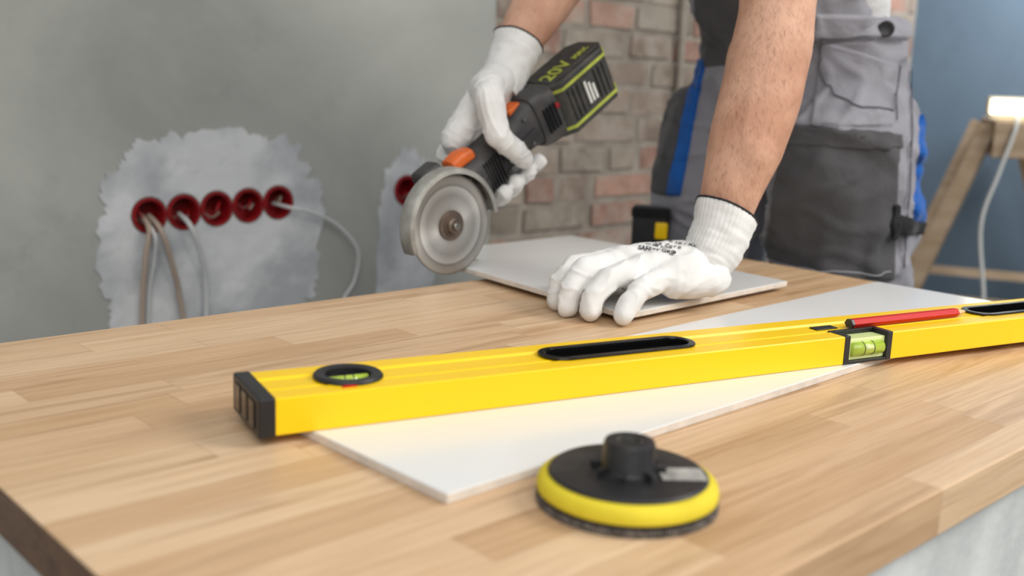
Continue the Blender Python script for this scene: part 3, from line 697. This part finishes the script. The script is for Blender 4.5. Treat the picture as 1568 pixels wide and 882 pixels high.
def hairs(name,o,n,zlo,zhi,down,seed):
    rnd=random.Random(seed); ps=[p for p in o.data.polygons if zlo<p.center.z-T<zhi]; vs=[];fs=[]
    for _ in range(n):
        p=rnd.choice(ps); nn=p.normal; c=p.center+Vector((rnd.uniform(-.002,.002),rnd.uniform(-.002,.002),rnd.uniform(-.002,.002)))
        d=(down+Vector((rnd.uniform(-.7,.7),rnd.uniform(-.7,.7),rnd.uniform(-.4,.4)))); d=(d-nn*d.dot(nn)).normalized()
        side=nn.cross(d)*0.00009; Ln=rnd.uniform(0.006,0.014)
        p0=c; p1=c+d*Ln*0.5+nn*0.0012; p2=c+d*Ln+nn*0.0018+side*rnd.uniform(-8,8)
        b=len(vs); vs+=[p0-side,p0+side,p1+side,p1-side,p2]; fs+=[(b,b+1,b+2,b+3),(b+3,b+2,b+4)]
    obj(name,vs,fs,M['hair'],wk)
hairs('arm_hair_near',la,3800,0.11,0.42,Vector((-0.2,-0.3,-1)),1)
hairs('arm_hair_far',ra,900,0.34,0.5,Vector((-0.6,-0.2,-0.6)),2)
def gl_d(p,n):
    q=Vector((p.x*34,p.y*34,p.z*34)); w=Vector((noise.noise(q*0.5),noise.noise(q*0.5+Vector((7,3,1))),noise.noise(q*0.5+Vector((1,9,4)))))*1.3
    rg=max(1-abs(noise.noise(q+w))*3.0,0)**2
    return 0.0018*rg+0.0011*noise.noise(p*60)-0.0006
fing=[
 [((1.026,0.897,0.058),0.0175),((0.972,0.909,0.054),0.0160),((0.947,0.909,0.036),0.0150),((0.937,0.906,0.0140),0.0130)],
 [((1.018,0.869,0.064),0.0178),((0.955,0.876,0.056),0.0162),((0.932,0.876,0.036),0.0152),((0.923,0.873,0.0140),0.0132)],
 [((1.020,0.840,0.058),0.0172),((0.962,0.843,0.050),0.0158),((0.938,0.842,0.032),0.0148),((0.928,0.839,0.0138),0.0130)],
 [((1.032,0.812,0.050),0.0160),((0.985,0.808,0.041),0.0146),((0.960,0.804,0.027),0.0138),((0.944,0.800,0.0130),0.0122)]]
ch=[]
for f_ in fing: ch.append([(V(*p),r) for p,r in f_])
wr=V(1.118,0.806,0.062)
for f_,r in zip(fing,(0.019,0.020,0.019,0.018)):
    p=V(*f_[0][0]); mid=(wr+p)/2+Vector((0,0,0.003)); ch.append([(wr,0.028),(mid,0.0245),(p,f_[0][1]+0.0015)])
ch+= [[(V(1.105,0.790,0.045),0.024),(V(1.045,0.806,0.042),0.020)],
      [(V(1.100,0.835,0.046),0.022),(V(1.055,0.895,0.040),0.020),(V(1.02,0.930,0.034),0.0160),(V(0.985,0.942,0.031),0.0138)],
      [(V(1.06,0.85,0.045),0.026),(V(1.03,0.86,0.044),0.022)],
      [(wr,0.029),(V(1.128,0.802,0.080),0.034)]]
gl=blob('glove_near',ch,M['glove'],wk,voxel=0.0022,smooth=3,disp=gl_d)
def cuff(name,pts,m):
    P=[V(*p) for p,_ in pts]; R_=[r for _,r in pts]; vs=[];fs=[];seg=128;N=26
    def at(t):
        k=t*(len(P)-1); i=min(int(k),len(P)-2); u=k-i
        return P[i].lerp(P[i+1],u),R_[i]*(1-u)+R_[i+1]*u
    d0=(P[-1]-P[0]).normalized(); a=d0.cross(Vector((0,1,0.1))).normalized(); b=d0.cross(a)
    for j in range(N+1):
        c,r=at(j/N)
        for k in range(seg):
            t=2*math.pi*k/seg
            rr=r+0.0005*math.cos(t*40)+0.0022*noise.noise(Vector((math.cos(t)*2,math.sin(t)*2,j*0.28)))+0.0005*math.sin(j*1.9)
            vs.append(c+a*math.cos(t)*rr+b*math.sin(t)*rr)
    for j in range(N):
        for k in range(seg):
            k2=(k+1)%seg; fs.append((j*seg+k,j*seg+k2,(j+1)*seg+k2,(j+1)*seg+k))
    o=obj(name,vs,fs,m,wk,True); s=o.modifiers.new('s','SOLIDIFY'); s.thickness=0.0016; s.offset=-1
    ring=[vs[N*seg+k]+ (P[-1]-P[-2]).normalized()*0.001 for k in list(range(0,seg,2))+[0]]
    tube(name+'_hem',ring,0.0015,M['hem'],wk,seg=8,smooth_pts=False)
cuff('cuff_near',[((1.104,0.806,0.058),0.0285),((1.118,0.804,0.074),0.036),((1.131,0.802,0.098),0.0385),((1.143,0.803,0.128),0.0425)],M['glove'])
bg=bvh_of(gl)
def gtext(body,size,org,ang):
    cu=bpy.data.curves.new('t','FONT'); cu.body=body; cu.size=1.0; cu.offset=0.02; o=bpy.data.objects.new('t',cu); link(o)
    dg=bpy.context.evaluated_depsgraph_get(); dg.update(); me=bpy.data.meshes.new_from_object(o.evaluated_get(dg)); bpy.data.objects.remove(o)
    bm=bmesh.new(); bm.from_mesh(me); bmesh.ops.triangulate(bm,faces=bm.faces); bmesh.ops.subdivide_edges(bm,edges=bm.edges,cuts=1)
    ca,sa=math.cos(ang),math.sin(ang); bad=[]
    for v in bm.verts:
        x,y=v.co.x*size,v.co.y*size
        o_=Vector((org[0]+ca*x-sa*y,org[1]+sa*x+ca*y,T+0.3))
        l,n_,_,_=bg.ray_cast(o_,Vector((0,0,-1)))
        if l is None: bad.append(v)
        else: v.co=l+n_*0.0010
    bmesh.ops.delete(bm,geom=bad,context='VERTS')
    from_bm('glove_print',bm,M['hem'],wk)
an=math.radians(-62)
gtext('SAFETY GRIP',0.0085,(1.026,0.852),an); gtext('EN 388  3131X',0.0055,(1.038,0.850),an); gtext('CE  CAT II',0.0075,(1.047,0.842),an); gtext('SIZE 10 / XL',0.0095,(1.060,0.846),an)
# ---- right hand on the grinder
A=Vector((0.8387,0,0.5446)); Bv=Vector((-0.5446,0,0.8387)); GC=V(0.955,1.14,0.080)
def gp_(s,y,b): return GC+A*s+Bv*b+Vector((0,y,0))
rf=[]
for s_,r0,k in ((0.106,0.0142,1.0),(0.134,0.0145,1.03),(0.162,0.0140,1.0),(0.188,0.0130,0.94)):
    cb=0.015
    rf.append([(gp_(s_,yb+0.048,cb+0.026),r0*1.18),(gp_(s_+0.004,yb+0.046,cb-0.024),r0*1.04),(gp_(s_+0.006,yb+0.016,cb-0.050*k),r0),(gp_(s_+0.008,yb-0.014,cb-0.053*k),r0*0.96),(gp_(s_+0.008,yb-0.034,cb-0.040),r0*0.92)])
w2=V(1.120,1.214,0.292)
ch=list(rf)
for f_ in rf:
    p=f_[0][0]; ch.append([(w2,0.029),((w2+p)/2+Vector((-0.006,-0.006,0.003)),0.026),(p,0.0185)])
ch+= [[(w2,0.029),(V(1.058,1.187,0.272),0.028),(V(1.030,1.152,0.262),0.0225),(gp_(0.135,yb-0.046,0.064),0.0185),(gp_(0.150,yb-0.051,0.028),0.0172),(gp_(0.160,yb-0.049,0.004),0.0145)],
      [(V(1.085,1.205,0.275),0.030),(gp_(0.13,yb+0.03,0.060),0.022)],
      [(V(1.085,1.200,0.282),0.030),(gp_(0.112,yb+0.026,0.066),0.022)],
      [(w2,0.029),(V(1.134,1.216,0.318),0.033)]]
blob('glove_far',ch,M['glove'],wk,voxel=0.0022,smooth=3,disp=gl_d)
cuff('cuff_far',[((1.100,1.209,0.268),0.030),((1.120,1.214,0.298),0.035),((1.138,1.217,0.328),0.037),((1.148,1.219,0.345),0.040)],M['glove'])
# ---------------------------------------------------------------- sawhorse with work light
sa=math.radians(26)
sh=empty('sawhorse',(3.14,1.235,0),(0,0,sa))
rbox('top_beam',(0.0,-0.055,0.84),(0.75,0.055,0.945),M['pine'],sh,bev=0.004)
def leg(n,a,b,w=0.032):
    tube(n,[a,b],w,M['pine'],sh,seg=4,smooth_pts=False)
for i,x in enumerate((0.06,0.66)):
    leg('leg_%da'%i,(x,0.065,0.93),(x-0.02,0.36,0.02)); leg('leg_%db'%i,(x,-0.065,0.93),(x-0.02,-0.36,0.02))
    leg('cross_%d'%i,(x-0.01,0.24,0.40),(x-0.01,-0.24,0.40),0.022)
leg('stretcher',(0.05,0.26,0.30),(0.66,0.26,0.30),0.02)
wl=empty('work_light',(3.16,1.245,0.9455),(0,0,sa))
rbox('foot',(0.0,-0.07,0.0),(0.10,0.07,0.010),M['lampbody'],wl,bev=0.003)
rbox('housing',(0.01,-0.08,0.012),(0.06,0.08,0.070),M['lampbody'],wl,bev=0.008)
rbox('led_panel',(0.004,-0.068,0.022),(0.011,0.068,0.060),M['led'],wl,bev=0.001)
tube('lamp_cable',[(-0.002,-0.0,0.02),(-0.03,0.0,-0.02),(-0.04,0.03,-0.15),(-0.045,0.06,-0.3),(-0.04,0.03,-0.5),(-0.05,0.0,-0.7),(-0.1,-0.2,-0.935)],0.006,M['cablegrey'],wl)
# ---------------------------------------------------------------- lights
def area(name,loc,target,size,power,color=(1,1,1)):
    l=bpy.data.lights.new(name,'AREA'); l.size=size; l.energy=power; l.color=color
    o=bpy.data.objects.new(name,l); o.location=loc; o.rotation_euler=(Vector(target)-Vector(loc)).to_track_quat('-Z','Y').to_euler(); link(o); return o
area('key_light',(2.3,-1.2,2.5),(1.0,0.8,0.75),1.3,62,(1,0.965,0.91))
area('fill_light',(-0.6,-1.0,2.7),(0.9,1.3,0.8),2.2,46,(1,0.985,0.95))
area('added_wall_light',(3.5,1.0,2.0),(3.9,1.3,1.65),0.3,24,(0.97,0.98,1.0))  # added lamp close to the right wall, brightens its upper part; no window modelled
w=bpy.data.worlds.new('world'); scene.world=w; w.use_nodes=True
bgn=w.node_tree.nodes['Background']; bgn.inputs[0].default_value=(0.96,0.97,1.0,1); bgn.inputs[1].default_value=0.54
# ---------------------------------------------------------------- camera
cam=bpy.data.cameras.new('camera'); cam.sensor_width=36; cam.lens=36*1605/1568
cam.dof.use_dof=True; cam.dof.focus_distance=1.14; cam.dof.aperture_fstop=3.6; cam.clip_start=0.02
co=bpy.data.objects.new('camera',cam); link(co)
r=Vector((0.7304,-0.6821,0.0383));u=Vector((0.1047,0.1672,0.9803));b=Vector((-0.6749,-0.7119,0.1935))
co.matrix_world=Matrix(((r.x,u.x,b.x,0),(r.y,u.y,b.y,0),(r.z,u.z,b.z,T+0.285),(0,0,0,1)))
scene.camera=co
scene.view_settings.view_transform='Standard'
